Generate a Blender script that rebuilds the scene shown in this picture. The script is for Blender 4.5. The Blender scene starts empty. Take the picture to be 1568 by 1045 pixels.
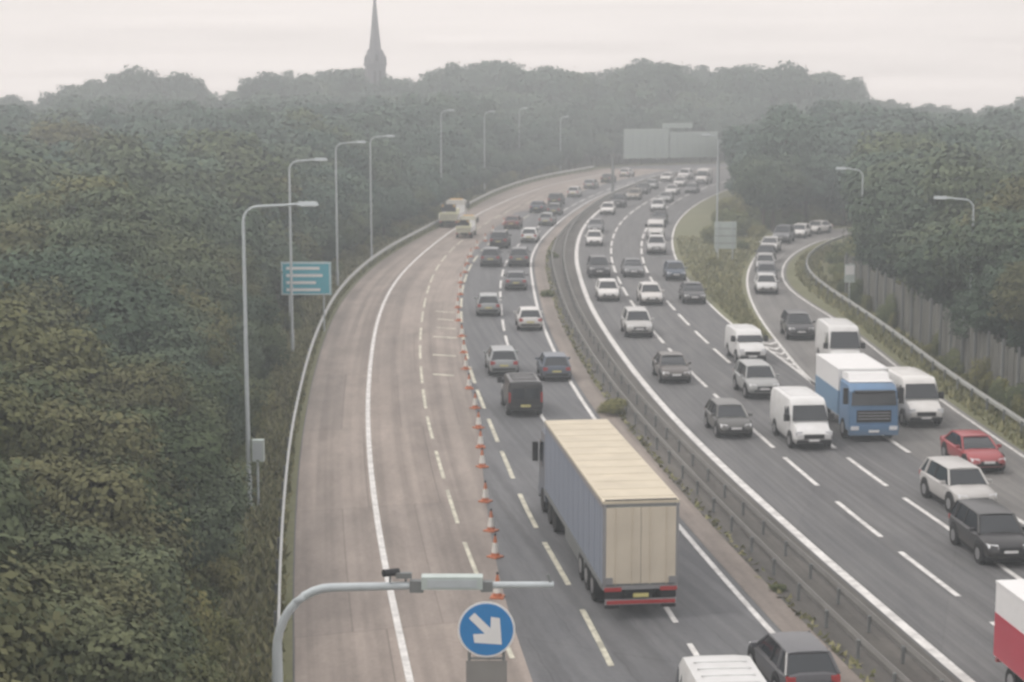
import bpy, math, random
import numpy as np
from mathutils import Vector
random.seed(7); rng=np.random.default_rng(7)
scene=bpy.context.scene
scene.view_settings.view_transform='Standard'
try: scene.view_settings.look='None'
except: pass
scene.view_settings.exposure=0

# ---------------- camera / survey of the site ----------------
F=2800.0; HC=18.0; P=math.atan((522.5-110)/F)
cam=bpy.data.objects.new("camera",bpy.data.cameras.new("camera"))
scene.collection.objects.link(cam); scene.camera=cam
cam.location=(0,0,HC); cam.rotation_euler=(math.pi/2-P,0,0)
cam.data.sensor_width=36; cam.data.lens=F*36/1568
cam.data.clip_end=12000; cam.data.clip_start=0.5
cam.data.dof.use_dof=True; cam.data.dof.focus_distance=5.0; cam.data.dof.aperture_fstop=8.8
def G(u,v,z=0.0):
    cx=(u-784)/F; cy=(522.5-v)/F
    dy=math.cos(P)+cy*math.sin(P); dz=-math.sin(P)+cy*math.cos(P)
    t=(HC-z)/(-dz)
    return (cx*t,dy*t)
def proj(x,y,z):
    dz=z-HC
    dep=y*math.cos(P)-dz*math.sin(P); up=y*math.sin(P)+dz*math.cos(P)
    return 784+F*x/dep, 522.5-F*up/dep, F/dep

# ---------------- materials ----------------
def newmat(name):
    m=bpy.data.materials.new(name); m.use_nodes=True
    nt=m.node_tree; b=nt.nodes["Principled BSDF"]
    return m,nt,b
def N(nt,t,**k):
    n=nt.nodes.new(t)
    for a,b in k.items(): setattr(n,a,b)
    return n
def mixc(nt,fac,a,b,blend='MIX'):
    n=nt.nodes.new('ShaderNodeMix'); n.data_type='RGBA'; n.blend_type=blend
    for s,val in ((0,fac),(6,a),(7,b)):
        if hasattr(val,'links'): nt.links.new(val,n.inputs[s])
        else:
            n.inputs[s].default_value=val if s==0 else (*val,1)
    return n.outputs[2]
def simple(name,col,rough=0.6,metal=0.0,noise=0.15,scale=3.0,spec=0.3):
    m,nt,b=newmat(name)
    tc=N(nt,'ShaderNodeTexCoord'); no=N(nt,'ShaderNodeTexNoise'); no.inputs['Scale'].default_value=scale; no.inputs['Detail'].default_value=4
    nt.links.new(tc.outputs['Object'],no.inputs['Vector'])
    c=mixc(nt,no.outputs['Fac'],[x*(1-noise) for x in col],[min(1,x*(1+noise)) for x in col])
    nt.links.new(c,b.inputs['Base Color'])
    b.inputs['Roughness'].default_value=rough; b.inputs['Metallic'].default_value=metal
    b.inputs['Specular IOR Level'].default_value=spec
    return m
def road_mat(name,ca,cb,streak=0.35,patch=0.3,rep=0.8):
    m,nt,b=newmat(name)
    uv=N(nt,'ShaderNodeUVMap'); 
    mp=N(nt,'ShaderNodeMapping'); mp.inputs['Scale'].default_value=(1.6,0.012,1)
    nt.links.new(uv.outputs[0],mp.inputs[0])
    n1=N(nt,'ShaderNodeTexNoise'); n1.inputs['Scale'].default_value=1; n1.inputs['Detail'].default_value=4
    nt.links.new(mp.outputs[0],n1.inputs['Vector'])
    r1=N(nt,'ShaderNodeValToRGB'); r1.color_ramp.elements[0].position=0.35; r1.color_ramp.elements[1].position=0.60
    nt.links.new(n1.outputs['Fac'],r1.inputs[0])
    mp2=N(nt,'ShaderNodeMapping'); mp2.inputs['Scale'].default_value=(0.45,0.13,1)
    nt.links.new(uv.outputs[0],mp2.inputs[0])
    n2=N(nt,'ShaderNodeTexNoise'); n2.inputs['Scale'].default_value=1; n2.inputs['Detail'].default_value=7; n2.inputs['Roughness'].default_value=0.72
    nt.links.new(mp2.outputs[0],n2.inputs['Vector'])
    r2=N(nt,'ShaderNodeValToRGB'); r2.color_ramp.elements[0].position=0.33; r2.color_ramp.elements[1].position=0.67
    nt.links.new(n2.outputs['Fac'],r2.inputs[0])
    n3=N(nt,'ShaderNodeTexNoise'); n3.inputs['Scale'].default_value=5; n3.inputs['Detail'].default_value=4
    nt.links.new(uv.outputs[0],n3.inputs['Vector'])
    base=mixc(nt,r2.outputs[0],ca,cb)
    d=mixc(nt,r1.outputs[0],[1-streak]*3,[1,1,1])
    c=mixc(nt,1.0,base,d,'MULTIPLY')
    g=mixc(nt,n3.outputs['Fac'],[1-patch]*3,[1+patch*0.8]*3)
    c=mixc(nt,1.0,c,g,'MULTIPLY')
    br=N(nt,'ShaderNodeTexBrick'); br.inputs['Scale'].default_value=1; br.inputs['Mortar Size'].default_value=0.03
    br.inputs['Brick Width'].default_value=3.05; br.inputs['Row Height'].default_value=17.0; br.offset=0.37
    br.inputs['Color1'].default_value=(1,1,1,1); br.inputs['Color2'].default_value=(0.84,0.85,0.86,1); br.inputs['Mortar'].default_value=(0.66,0.66,0.66,1)
    nt.links.new(uv.outputs[0],br.inputs['Vector'])
    c=mixc(nt,rep,c,br.outputs['Color'],'MULTIPLY')
    nt.links.new(c,b.inputs['Base Color']); b.inputs['Roughness'].default_value=0.75
    b.inputs['Specular IOR Level'].default_value=0.35
    return m
M={}
M['tan']=road_mat("worn_asphalt_closed",(0.25,0.213,0.188),(0.40,0.34,0.30),0.30,0.2,1.0)
M['grey']=road_mat("asphalt_live",(0.12,0.123,0.132),(0.185,0.187,0.193),0.28,0.2)
M['greyR']=road_mat("asphalt_right",(0.12,0.121,0.126),(0.19,0.188,0.188),0.28,0.2)
M['slip']=road_mat("asphalt_slip",(0.18,0.175,0.17),(0.27,0.26,0.25),0.25,0.18)
M['median']=road_mat("median_gravel",(0.085,0.08,0.074),(0.17,0.158,0.142),0.35,0.35)
M['medtan']=road_mat("median_channel",(0.21,0.18,0.158),(0.35,0.30,0.265),0.3,0.28)
def paintline(name,col,wear=.45):
    m,nt,b=newmat(name)
    tc=N(nt,'ShaderNodeTexCoord'); no=N(nt,'ShaderNodeTexNoise'); no.inputs['Scale'].default_value=1.6; no.inputs['Detail'].default_value=6; no.inputs['Roughness'].default_value=0.7
    nt.links.new(tc.outputs['Object'],no.inputs['Vector'])
    r=N(nt,'ShaderNodeValToRGB'); r.color_ramp.elements[0].position=0.38; r.color_ramp.elements[1].position=0.6
    nt.links.new(no.outputs['Fac'],r.inputs[0])
    c=mixc(nt,r.outputs[0],[x*(1-wear) for x in col],col)
    nt.links.new(c,b.inputs['Base Color']); b.inputs['Roughness'].default_value=0.6
    return m
M['line']=paintline("road_paint_white",(0.76,0.75,0.73),.35)
M['liney']=paintline("road_paint_worn",(0.66,0.64,0.52),.5)
M['steel']=simple("galvanised_steel",(0.50,0.51,0.50),0.5,0.2)
M['steeld']=simple("weathered_steel",(0.24,0.235,0.225),0.7,0.1,0.25,1)
M['post']=simple("post_steel",(0.20,0.21,0.21),0.6,0.2)
M['pole']=simple("painted_column",(0.46,0.50,0.52),0.5,0.1)
M['signback']=simple("sign_back",(0.46,0.52,0.50),0.5,0.1)
M['blue']=simple("sign_blue",(0.03,0.21,0.50),0.4,0,0.08)
M['cyan']=simple("sign_cyan",(0.08,0.37,0.46),0.4,0,0.1)
M['white']=simple("sign_white",(0.75,0.75,0.75),0.5,0,0.05)
M['boxblue']=simple("lorry_body_blue",(0.16,0.27,0.40),0.5,0,0.12)
M['dark']=simple("dark_plastic",(0.025,0.025,0.027),0.6)
M['tyre']=simple("tyre_rubber",(0.018,0.018,0.018),0.85)
M['hub']=simple("wheel_alloy",(0.32,0.32,0.33),0.4,0.5)
M['glass']=simple("vehicle_glass",(0.022,0.027,0.033),0.08,0,0.1,3,0.6)
M['lampw']=simple("headlamp_lens",(0.75,0.76,0.78),0.15,0,0.05,3,0.6)
M['red']=simple("tail_lamp_red",(0.38,0.04,0.04),0.25,0,0.1,3,0.5)
M['redp']=simple("red_bodywork",(0.46,0.06,0.09),0.35,0,0.1,1,0.5)
M['amber']=simple("beacon_amber",(0.65,0.42,0.15),0.3)
M['yplate']=simple("number_plate_yellow",(0.55,0.5,0.2),0.5)
M['orange']=simple("cone_orange",(0.50,0.17,0.085),0.65)
M['sleeve']=simple("cone_sleeve",(0.72,0.70,0.66),0.6)
M['stone']=simple("spire_stone",(0.20,0.20,0.215),0.9,0,0.25,0.6)
M['slate']=simple("louvre_dark",(0.06,0.06,0.065),0.9)
M['bark']=simple("bark",(0.09,0.07,0.055),0.95,0,0.3,6)
M['wood']=simple("weathered_timber",(0.13,0.13,0.115),0.9,0,0.5,0.9)
M['cream']=simple("trailer_roof_cream",(0.56,0.50,0.39),0.6,0,0.2,1.1)
M['creamd']=simple("trailer_door_cream",(0.58,0.52,0.42),0.55,0,0.16,0.9)
M['hiyel']=simple("hi_vis_yellow",(0.62,0.62,0.44),0.5)
m,nt,b=newmat("vehicle_paint"); M['paint']=m
oi=N(nt,'ShaderNodeObjectInfo'); tc=N(nt,'ShaderNodeTexCoord'); no=N(nt,'ShaderNodeTexNoise'); no.inputs['Scale'].default_value=2; no.inputs['Detail'].default_value=4
nt.links.new(tc.outputs['Object'],no.inputs['Vector'])
g=mixc(nt,no.outputs['Fac'],(0.76,0.75,0.73),(1.06,1.06,1.06))
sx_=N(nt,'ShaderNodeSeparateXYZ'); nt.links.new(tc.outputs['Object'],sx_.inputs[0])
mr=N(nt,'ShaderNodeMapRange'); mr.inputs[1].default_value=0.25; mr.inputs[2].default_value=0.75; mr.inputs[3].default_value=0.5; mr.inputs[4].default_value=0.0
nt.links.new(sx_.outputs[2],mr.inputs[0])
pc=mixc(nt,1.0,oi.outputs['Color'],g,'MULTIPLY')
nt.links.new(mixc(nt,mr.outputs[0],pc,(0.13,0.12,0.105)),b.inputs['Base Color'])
b.inputs['Roughness'].default_value=0.38; b.inputs['Coat Weight'].default_value=0.3; b.inputs['Coat Roughness'].default_value=0.15
m,nt,b=newmat("trailer_curtain"); M['curtain']=m
tc=N(nt,'ShaderNodeTexCoord'); w=N(nt,'ShaderNodeTexWave'); w.bands_direction='Y'; w.inputs['Scale'].default_value=0.55; w.inputs['Distortion'].default_value=1.2
nt.links.new(tc.outputs['Object'],w.inputs['Vector'])
nt.links.new(mixc(nt,w.outputs['Fac'],(0.19,0.22,0.285),(0.25,0.285,0.35)),b.inputs['Base Color']); b.inputs['Roughness'].default_value=0.55
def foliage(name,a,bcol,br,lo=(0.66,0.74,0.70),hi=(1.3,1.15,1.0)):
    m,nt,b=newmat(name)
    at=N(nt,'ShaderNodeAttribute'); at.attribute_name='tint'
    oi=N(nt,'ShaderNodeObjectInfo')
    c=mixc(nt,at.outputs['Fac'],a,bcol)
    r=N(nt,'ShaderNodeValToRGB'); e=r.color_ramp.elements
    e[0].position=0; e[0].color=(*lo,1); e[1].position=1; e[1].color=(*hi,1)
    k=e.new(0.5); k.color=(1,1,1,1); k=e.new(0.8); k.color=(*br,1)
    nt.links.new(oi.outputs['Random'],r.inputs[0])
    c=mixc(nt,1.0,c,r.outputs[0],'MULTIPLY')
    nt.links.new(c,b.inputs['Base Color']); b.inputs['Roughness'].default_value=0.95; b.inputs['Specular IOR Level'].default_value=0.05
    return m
M['leaf']=foliage("foliage",(0.046,0.064,0.038),(0.128,0.148,0.085),(1.12,0.95,0.88))
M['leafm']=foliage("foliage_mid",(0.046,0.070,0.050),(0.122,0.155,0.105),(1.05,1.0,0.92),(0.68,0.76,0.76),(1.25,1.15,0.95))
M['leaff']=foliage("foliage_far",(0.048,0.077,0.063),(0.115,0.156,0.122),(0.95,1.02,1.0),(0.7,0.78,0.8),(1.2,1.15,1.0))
M['leafs']=foliage("foliage_shrub",(0.085,0.105,0.045),(0.22,0.235,0.115),(1.12,0.98,0.85))
M['grass']=foliage("grass_blades",(0.14,0.15,0.07),(0.32,0.30,0.17),(1,1,1))
m,nt,b=newmat("ground_grass_soil"); M['ground']=m
tc=N(nt,'ShaderNodeTexCoord'); n1=N(nt,'ShaderNodeTexNoise'); n1.inputs['Scale'].default_value=0.12; n1.inputs['Detail'].default_value=8; n1.inputs['Roughness'].default_value=0.7
nt.links.new(tc.outputs['Object'],n1.inputs['Vector'])
n2=N(nt,'ShaderNodeTexNoise'); n2.inputs['Scale'].default_value=2.2; n2.inputs['Detail'].default_value=6
nt.links.new(tc.outputs['Object'],n2.inputs['Vector'])
c=mixc(nt,n1.outputs['Fac'],(0.11,0.13,0.065),(0.23,0.215,0.13)); c2=mixc(nt,n2.outputs['Fac'],(0.6,0.6,0.6),(1.3,1.3,1.2))
nt.links.new(mixc(nt,1.0,c,c2,'MULTIPLY'),b.inputs['Base Color']); b.inputs['Roughness'].default_value=0.95

# ---------------- mesh builder ----------------
class MB:
    def __init__(s): s.v=[];s.f=[];s.m=[];s.mats=[]
    def mi(s,k):
        if k not in s.mats: s.mats.append(k)
        return s.mats.index(k)
    def add(s,vs,fs,k):
        o=len(s.v); s.v+= [tuple(p) for p in vs]; i=s.mi(k)
        for f in fs: s.f.append(tuple(a+o for a in f)); s.m.append(i)
    def hexa(s,p,k):
        s.add(p,[(3,2,1,0),(4,5,6,7),(0,1,5,4),(1,2,6,5),(2,3,7,6),(3,0,4,7)],k)
    def box(s,x0,x1,y0,y1,z0,z1,k):
        s.hexa([(x0,y0,z0),(x1,y0,z0),(x1,y1,z0),(x0,y1,z0),(x0,y0,z1),(x1,y0,z1),(x1,y1,z1),(x0,y1,z1)],k)
    def loft(s,rings,k,cap=True):
        n=len(rings[0]); vs=[p for r in rings for p in r]; fs=[]
        for i in range(len(rings)-1):
            for j in range(n):
                a=i*n+j;b=i*n+(j+1)%n; fs.append((a,b,b+n,a+n))
        if cap: fs.append(tuple(range(n-1,-1,-1))); fs.append(tuple((len(rings)-1)*n+j for j in range(n)))
        s.add(vs,fs,k)
    def tube(s,pts,rad,n,k):
        rings=[]; pts=[Vector(p) for p in pts]
        for i,p in enumerate(pts):
            t=(pts[min(i+1,len(pts)-1)]-pts[max(i-1,0)]).normalized()
            a=Vector((1,0,0)) if abs(t.x)<0.8 else Vector((0,1,0))
            u=t.cross(a).normalized(); w=t.cross(u); r=rad[i] if hasattr(rad,'__len__') else rad
            rings.append([p+u*math.cos(q)*r+w*math.sin(q)*r for q in [2*math.pi*j/n for j in range(n)]])
        s.loft(rings,k)
    def cylx(s,x0,x1,y,z,r,k,n=18):
        s.tube([(x0,y,z),(x1,y,z)],r,n,k)
    def mesh(s,name,smooth=False):
        me=bpy.data.meshes.new(name); me.from_pydata(s.v,[],s.f)
        for k in s.mats: me.materials.append(M[k])
        me.polygons.foreach_set('material_index',s.m)
        if smooth:
            me.polygons.foreach_set('use_smooth',[True]*len(me.polygons))
            try: me.set_sharp_from_angle(angle=math.radians(35))
            except Exception: pass
        me.update(); return me
    def obj(s,name,smooth=False,loc=(0,0,0),rz=0,parent=None):
        return put(s.mesh(name,smooth),name,loc,rz,parent)
def put(me,name,loc=(0,0,0),rz=0,parent=None,scale=None,color=None):
    o=bpy.data.objects.new(name,me); scene.collection.objects.link(o)
    o.location=loc; o.rotation_euler=(0,0,rz)
    if parent: o.parent=parent
    if scale: o.scale=scale
    if color: o.color=(*color,1)
    return o
def empty(name,loc=(0,0,0)):
    o=bpy.data.objects.new(name,None); scene.collection.objects.link(o); o.location=loc; return o

# ---------------- polylines ----------------
def smooth(pts,step=1.5,ext=30,far=None):
    p=[np.array(G(*q)) for q in pts]
    if far: p+= [np.array(q,float) for q in far]
    if ext: 
        d=p[0]-p[1]; d/=np.linalg.norm(d); p.insert(0,p[0]+d*ext)
    p=[2*p[0]-p[1]]+p+[2*p[-1]-p[-2]]
    out=[]
    for i in range(1,len(p)-2):
        a,b,c,d=p[i-1:i+3]
        t0=0;t1=np.linalg.norm(b-a)**.5;t2=t1+np.linalg.norm(c-b)**.5;t3=t2+np.linalg.norm(d-c)**.5
        n=max(2,int(np.linalg.norm(c-b)/step))
        for t in np.linspace(t1,t2,n,endpoint=False):
            A1=(t1-t)/(t1)*a+t/t1*b; A2=(t2-t)/(t2-t1)*b+(t-t1)/(t2-t1)*c; A3=(t3-t)/(t3-t2)*c+(t-t2)/(t3-t2)*d
            B1=(t2-t)/t2*A1+t/t2*A2; B2=(t3-t)/(t3-t1)*A2+(t-t1)/(t3-t1)*A3
            out.append((t2-t)/(t2-t1)*B1+(t-t1)/(t2-t1)*B2)
    out.append(p[-2])
    a=np.array(out)
    for _ in range(12):
        a[1:-1]=0.25*a[:-2]+0.5*a[1:-1]+0.25*a[2:]
    return a
def arcs(a): return np.concatenate([[0],np.cumsum(np.linalg.norm(np.diff(a,axis=0),axis=1))])
def resamp(a,n):
    s=arcs(a); t=np.linspace(0,s[-1],n); return np.stack([np.interp(t,s,a[:,0]),np.interp(t,s,a[:,1])],1)
def normals(a):
    t=np.gradient(a,axis=0); t/=np.linalg.norm(t,axis=1)[:,None]; return np.stack([t[:,1],-t[:,0]],1)
def offset(a,d): return a+normals(a)*d
LB=smooth([(420,1045),(424,900),(430,800),(440,700),(455,620),(470,560),(490,505),(518,455),(560,412),(600,384),(640,362),(680,341),(720,317),(770,293),(830,275),(900,262),(950,255)],far=[(45,366),(90,388),(150,400),(240,405)])
L1=smooth([(628,1045),(605,940),(590,870),(575,780),(566,700),(563,620),(567,560),(576,500),(592,455),(615,420),(640,395),(670,370),(705,345),(745,322),(795,300),(855,281),(920,268),(965,260)])
L2=smooth([(800,1045),(742,910),(706,820),(690,770),(670,700),(656,650),(648,600),(643,540),(645,500),(650,465),(660,430),(675,402),(700,375),(740,345),(790,318),(840,299),(890,284),(935,273),(985,263)])
LC=smooth([(800,1000),(772,920),(757,850),(750,810),(743,760),(738,710),(735,680),(732,650),(727,620),(719,590),(713,560),(709,535),(706,510),(703,485),(703,460),(706,440),(710,420),(717,400),(733,375),(755,352),(790,325)])
L3=smooth([(948,1045),(910,968),(865,885),(812,795),(780,720),(757,665),(735,610),(718,560),(708,510),(706,470),(710,435),(722,405),(742,380),(770,356),(810,330),(855,307),(905,288),(945,277),(1000,265)])
L4=smooth([(1092,1045),(1052,980),(980,870),(900,750),(850,670),(815,615),(793,570),(776,525),(768,480),(766,440),(775,402),(797,372),(828,345),(868,320),(915,297),(955,283),(1010,268)])
L5=smooth([(1252,1045),(1190,980),(1120,900),(1050,820),(965,715),(905,635),(885,605),(862,565),(840,520),(824,475),(815,430),(813,400),(823,375),(845,350),(872,328),(905,307),(940,292),(980,278),(1040,265)])
L7=smooth([(1483,1045),(1430,1000),(1350,930),(1272,865),(1200,800),(1130,737),(1060,670),(1000,605),(960,555),(930,512),(905,470),(890,430),(883,400),(884,375),(893,350),(910,330),(935,311),(965,296),(1005,281),(1060,268)])
Ra=smooth([(1560,985),(1445,897),(1325,805),(1240,735),(1177,680),(1078,590),(1015,525),(968,465),(948,430),(937,400),(937,370),(948,345),(968,325),(998,306),(1035,289),(1085,273)])
Rb=smooth([(1560,887),(1435,797),(1345,738),(1280,688),(1175,605),(1092,534),(1042,485),(1008,445),(988,410),(982,378),(991,348),(1012,325),(1045,303),(1085,286),(1130,273)])
Rc=smooth([(1568,802),(1470,744),(1385,690),(1310,637),(1243,586)])
RcRe=[(1568,802),(1470,744),(1385,690),(1310,637),(1243,586),(1190,545),(1130,505),(1080,460),(1047,420),(1030,380),(1034,347),(1055,322),(1090,301),(1140,284)]
RE=smooth(RcRe,far=[(62,338),(105,358),(160,368),(240,372)])
RcSl=[(1568,802),(1470,744),(1385,690),(1310,637),(1243,586),(1195,530),(1162,485),(1145,445),(1146,415),(1163,387),(1195,367),(1245,353)]
SL=smooth(RcSl,far=[(48,215),(70,224),(110,232)])
SR=smooth([(1568,693),(1500,648),(1420,592),(1350,537),(1290,492),(1240,462),(1210,438),(1203,415),(1216,393),(1245,376),(1290,363)],far=[(52,203),(72,212),(112,219)])
RB=smooth([(1568,668),(1500,622),(1430,572),(1370,525),(1310,482),(1270,455),(1242,432),(1232,412),(1245,392),(1278,376),(1330,364)],far=[(60,199),(76,207),(114,214)])

def ribbon(name,A,B,z,k,n=260,sub=1):
    A=resamp(A,n);B=resamp(B,n); s=arcs((A+B)/2)
    vs=[];fs=[];uv=[]
    for i in range(n):
        w=np.linalg.norm(B[i]-A[i])
        vs+=[(A[i,0],A[i,1],z),(B[i,0],B[i,1],z)]; uv+=[(0,s[i]),(w,s[i])]
    for i in range(n-1): fs.append((2*i,2*i+1,2*i+3,2*i+2))
    me=bpy.data.meshes.new(name); me.from_pydata(vs,[],fs); me.materials.append(M[k])
    l=me.uv_layers.new(name='UVMap')
    for lp in me.loops: l.data[lp.index].uv=uv[lp.vertex_index]
    return put(me,name)
def cut(a,y0,y1): 
    return a[(a[:,1]>=y0)&(a[:,1]<=y1)]
def ext_far(a):
    d=a[-1]-a[-2]; d/=np.linalg.norm(d); q=[a]
    p=a[-1].copy()
    for i in range(20):
        ang=0.05; d=np.array([d[0]*math.cos(-ang)-d[1]*math.sin(-ang),d[0]*math.sin(-ang)+d[1]*math.cos(-ang)])
        p=p+d*6; q.append(p[None])
    return np.concatenate(q)
L5x,L7x=ext_far(L5),ext_far(L7)
ribbon("left_carriageway",offset(LB,0.55),offset(L5x,0.35),0.010,'grey')
CT=np.concatenate([LC,ext_far(L3)[ext_far(L3)[:,1]>LC[-1,1]+4]])
ribbon("closed_lanes_surface",offset(cut(LB,20,345),0.6),cut(CT,20,345),0.018,'tan')
ribbon("median_channel",offset(L5x,0.36),offset(L5x,1.35),0.012,'medtan')
ribbon("central_reserve",offset(L5x,1.36),offset(L7x,-0.3),0.014,'median')
ribbon("right_carriageway",offset(L7x,-0.29),RE,0.016,'greyR')
ribbon("slip_road",SL,SR,0.010,'slip')

def lines(name,specs,z=0.026):
    mb=MB()
    for poly,w,dash,gap,ref,k in specs:
        s=arcs(poly); a=resamp(poly,int(s[-1]/0.75)+2); s=arcs(a); nr=normals(a)
        s0=np.interp(ref,a[:,1],s) if dash else 0
        for i in range(len(a)-1):
            if dash:
                if ((s[i]-s0)%(dash+gap))>=dash: continue
            p,q=a[i],a[i+1];n0,n1=nr[i]*w/2,nr[i+1]*w/2
            mb.add([(p[0]-n0[0],p[1]-n0[1],z),(p[0]+n0[0],p[1]+n0[1],z),(q[0]+n1[0],q[1]+n1[1],z),(q[0]-n1[0],q[1]-n1[1],z)],[(0,1,2,3)],k)
    for v in (478,490,503,517,545,575):
        (xa,ya),(xb,yb)=G(668+random.uniform(-6,6),v),G(700+random.uniform(-6,4),v+2)
        mb.add([(xa,ya,z+.004),(xb,yb,z+.004),(xb,yb+.45,z+.004),(xa,ya+.45,z+.004)],[(0,1,2,3)],'liney')
    return mb.obj(name)
lines("road_marking",[(L1,0.23,0,0,0,'line'),(L5,0.21,0,0,0,'line'),(L7,0.36,0,0,0,'line'),
  (L2,0.16,6,2.6,71,'liney'),(L3,0.20,6,2.6,70.8,'liney'),(L4,0.19,6,2.6,58,'line'),
  (Ra,0.22,6,2.6,60.9,'line'),(Rb,0.22,6,2.6,69.5,'line'),(Rc,0.24,6,2.6,85,'line'),
  (RE[RE[:,1]>103],0.2,0,0,0,'line'),(SL[SL[:,1]>103],0.2,0,0,0,'line'),(offset(SR,-0.35),0.18,0,0,0,'line')])
mb=MB()
for yy in np.arange(107,122,2.2):
    xa=np.interp(yy,RE[:,1],RE[:,0]); xb=np.interp(yy,SL[:,1],SL[:,0]); xm=(xa+xb)/2
    for x0,x1,d in((xa,xm,-1.2),(xm,xb,1.2)):
        ya=yy+(1.0 if d<0 else 0); yb=yy+(0 if d<0 else 1.0)
        mb.add([(x0,ya,0.034),(x1,yb,0.034),(x1,yb+0.7,0.034),(x0,ya+0.7,0.034)],[(0,1,2,3)],'line')
mb.obj("gore_chevron_marking")
A=resamp(RE[(RE[:,1]>103)&(RE[:,1]<124)],20);B=resamp(SL[(SL[:,1]>103)&(SL[:,1]<124)],20)
ribbon("gore_surface",A,B,0.012,'slip',20)

# ---------------- ground sheet ----------------
xs=np.concatenate([np.linspace(-6000,-500,12),np.linspace(-450,450,46),np.linspace(500,6000,12)])
ys=np.concatenate([np.linspace(-600,-50,5),np.linspace(0,600,31),np.linspace(700,9000,30)])
vs=[];fs=[]
for y in ys:
    for x in xs:
        r=max(0,math.hypot(x*0.9,y)-470); z=-0.021*r
        vs.append((x,y,z))
nx=len(xs)
for j in range(len(ys)-1):
    for i in range(nx-1):
        a=j*nx+i; fs.append((a,a+1,a+nx+1,a+nx))
me=bpy.data.meshes.new("ground"); me.from_pydata(vs,[],fs); me.materials.append(M['ground']); put(me,"ground")

# ---------------- guard rails ----------------
def guardrail(name,poly,h=0.72,dbl=False,y0=20,y1=340,mat='steel'):
    a=cut(poly,y0,y1); a=resamp(a,int(arcs(a)[-1]/1.6)+2); nr=normals(a); mb=MB()
    prof=[(-.04,-.16),(.04,-.12),(.0,-.05),(.0,.05),(.04,.12),(-.04,.16),(-.07,.0)]
    for side in ((1,-1) if dbl else (1,)):
        rings=[[(p[0]+n[0]*(side*(0.12+q[0])),p[1]+n[1]*(side*(0.12+q[0])),h-0.1+q[1]) for q in prof] for p,n in zip(a,nr)]
        mb.loft(rings,mat)
    for i in range(0,len(a),2):
        p=a[i]; mb.box(p[0]-.05,p[0]+.05,p[1]-.05,p[1]+.05,0,h-0.05,'post')
    return mb.obj(name)
guardrail("guard_rail",LB)
guardrail("guard_rail",offset(L7,-1.35),h=.62,mat='steeld')
guardrail("guard_rail",offset(L5,1.9),h=.66,mat='steeld')
guardrail("guard_rail",RB,y0=60,y1=200)
fp=offset(RB,1.6); fp=fp[(fp[:,1]>55)&(fp[:,1]<150)]; fp=resamp(fp,int(arcs(fp)[-1]/0.6)); mb=MB()
for i in range(len(fp)-1):
    p,q=fp[i],fp[i+1]; hh=3.2+random.uniform(-.2,.2); o=random.uniform(-.03,.03)
    mb.hexa([(p[0]+o,p[1]+.02,0),(p[0]+.06+o,p[1]+.02,0),(q[0]+.06+o,q[1]-.05,0),(q[0]+o,q[1]-.05,0),(p[0]+o,p[1]+.02,hh),(p[0]+.06+o,p[1]+.02,hh),(q[0]+.06+o,q[1]-.05,hh),(q[0]+o,q[1]-.05,hh)],'wood')
    if i%5==0: mb.box(p[0]-.16,p[0]-.03,p[1]-.07,p[1]+.07,0,3.5,'post')
mb.obj("timber_fence")

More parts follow.
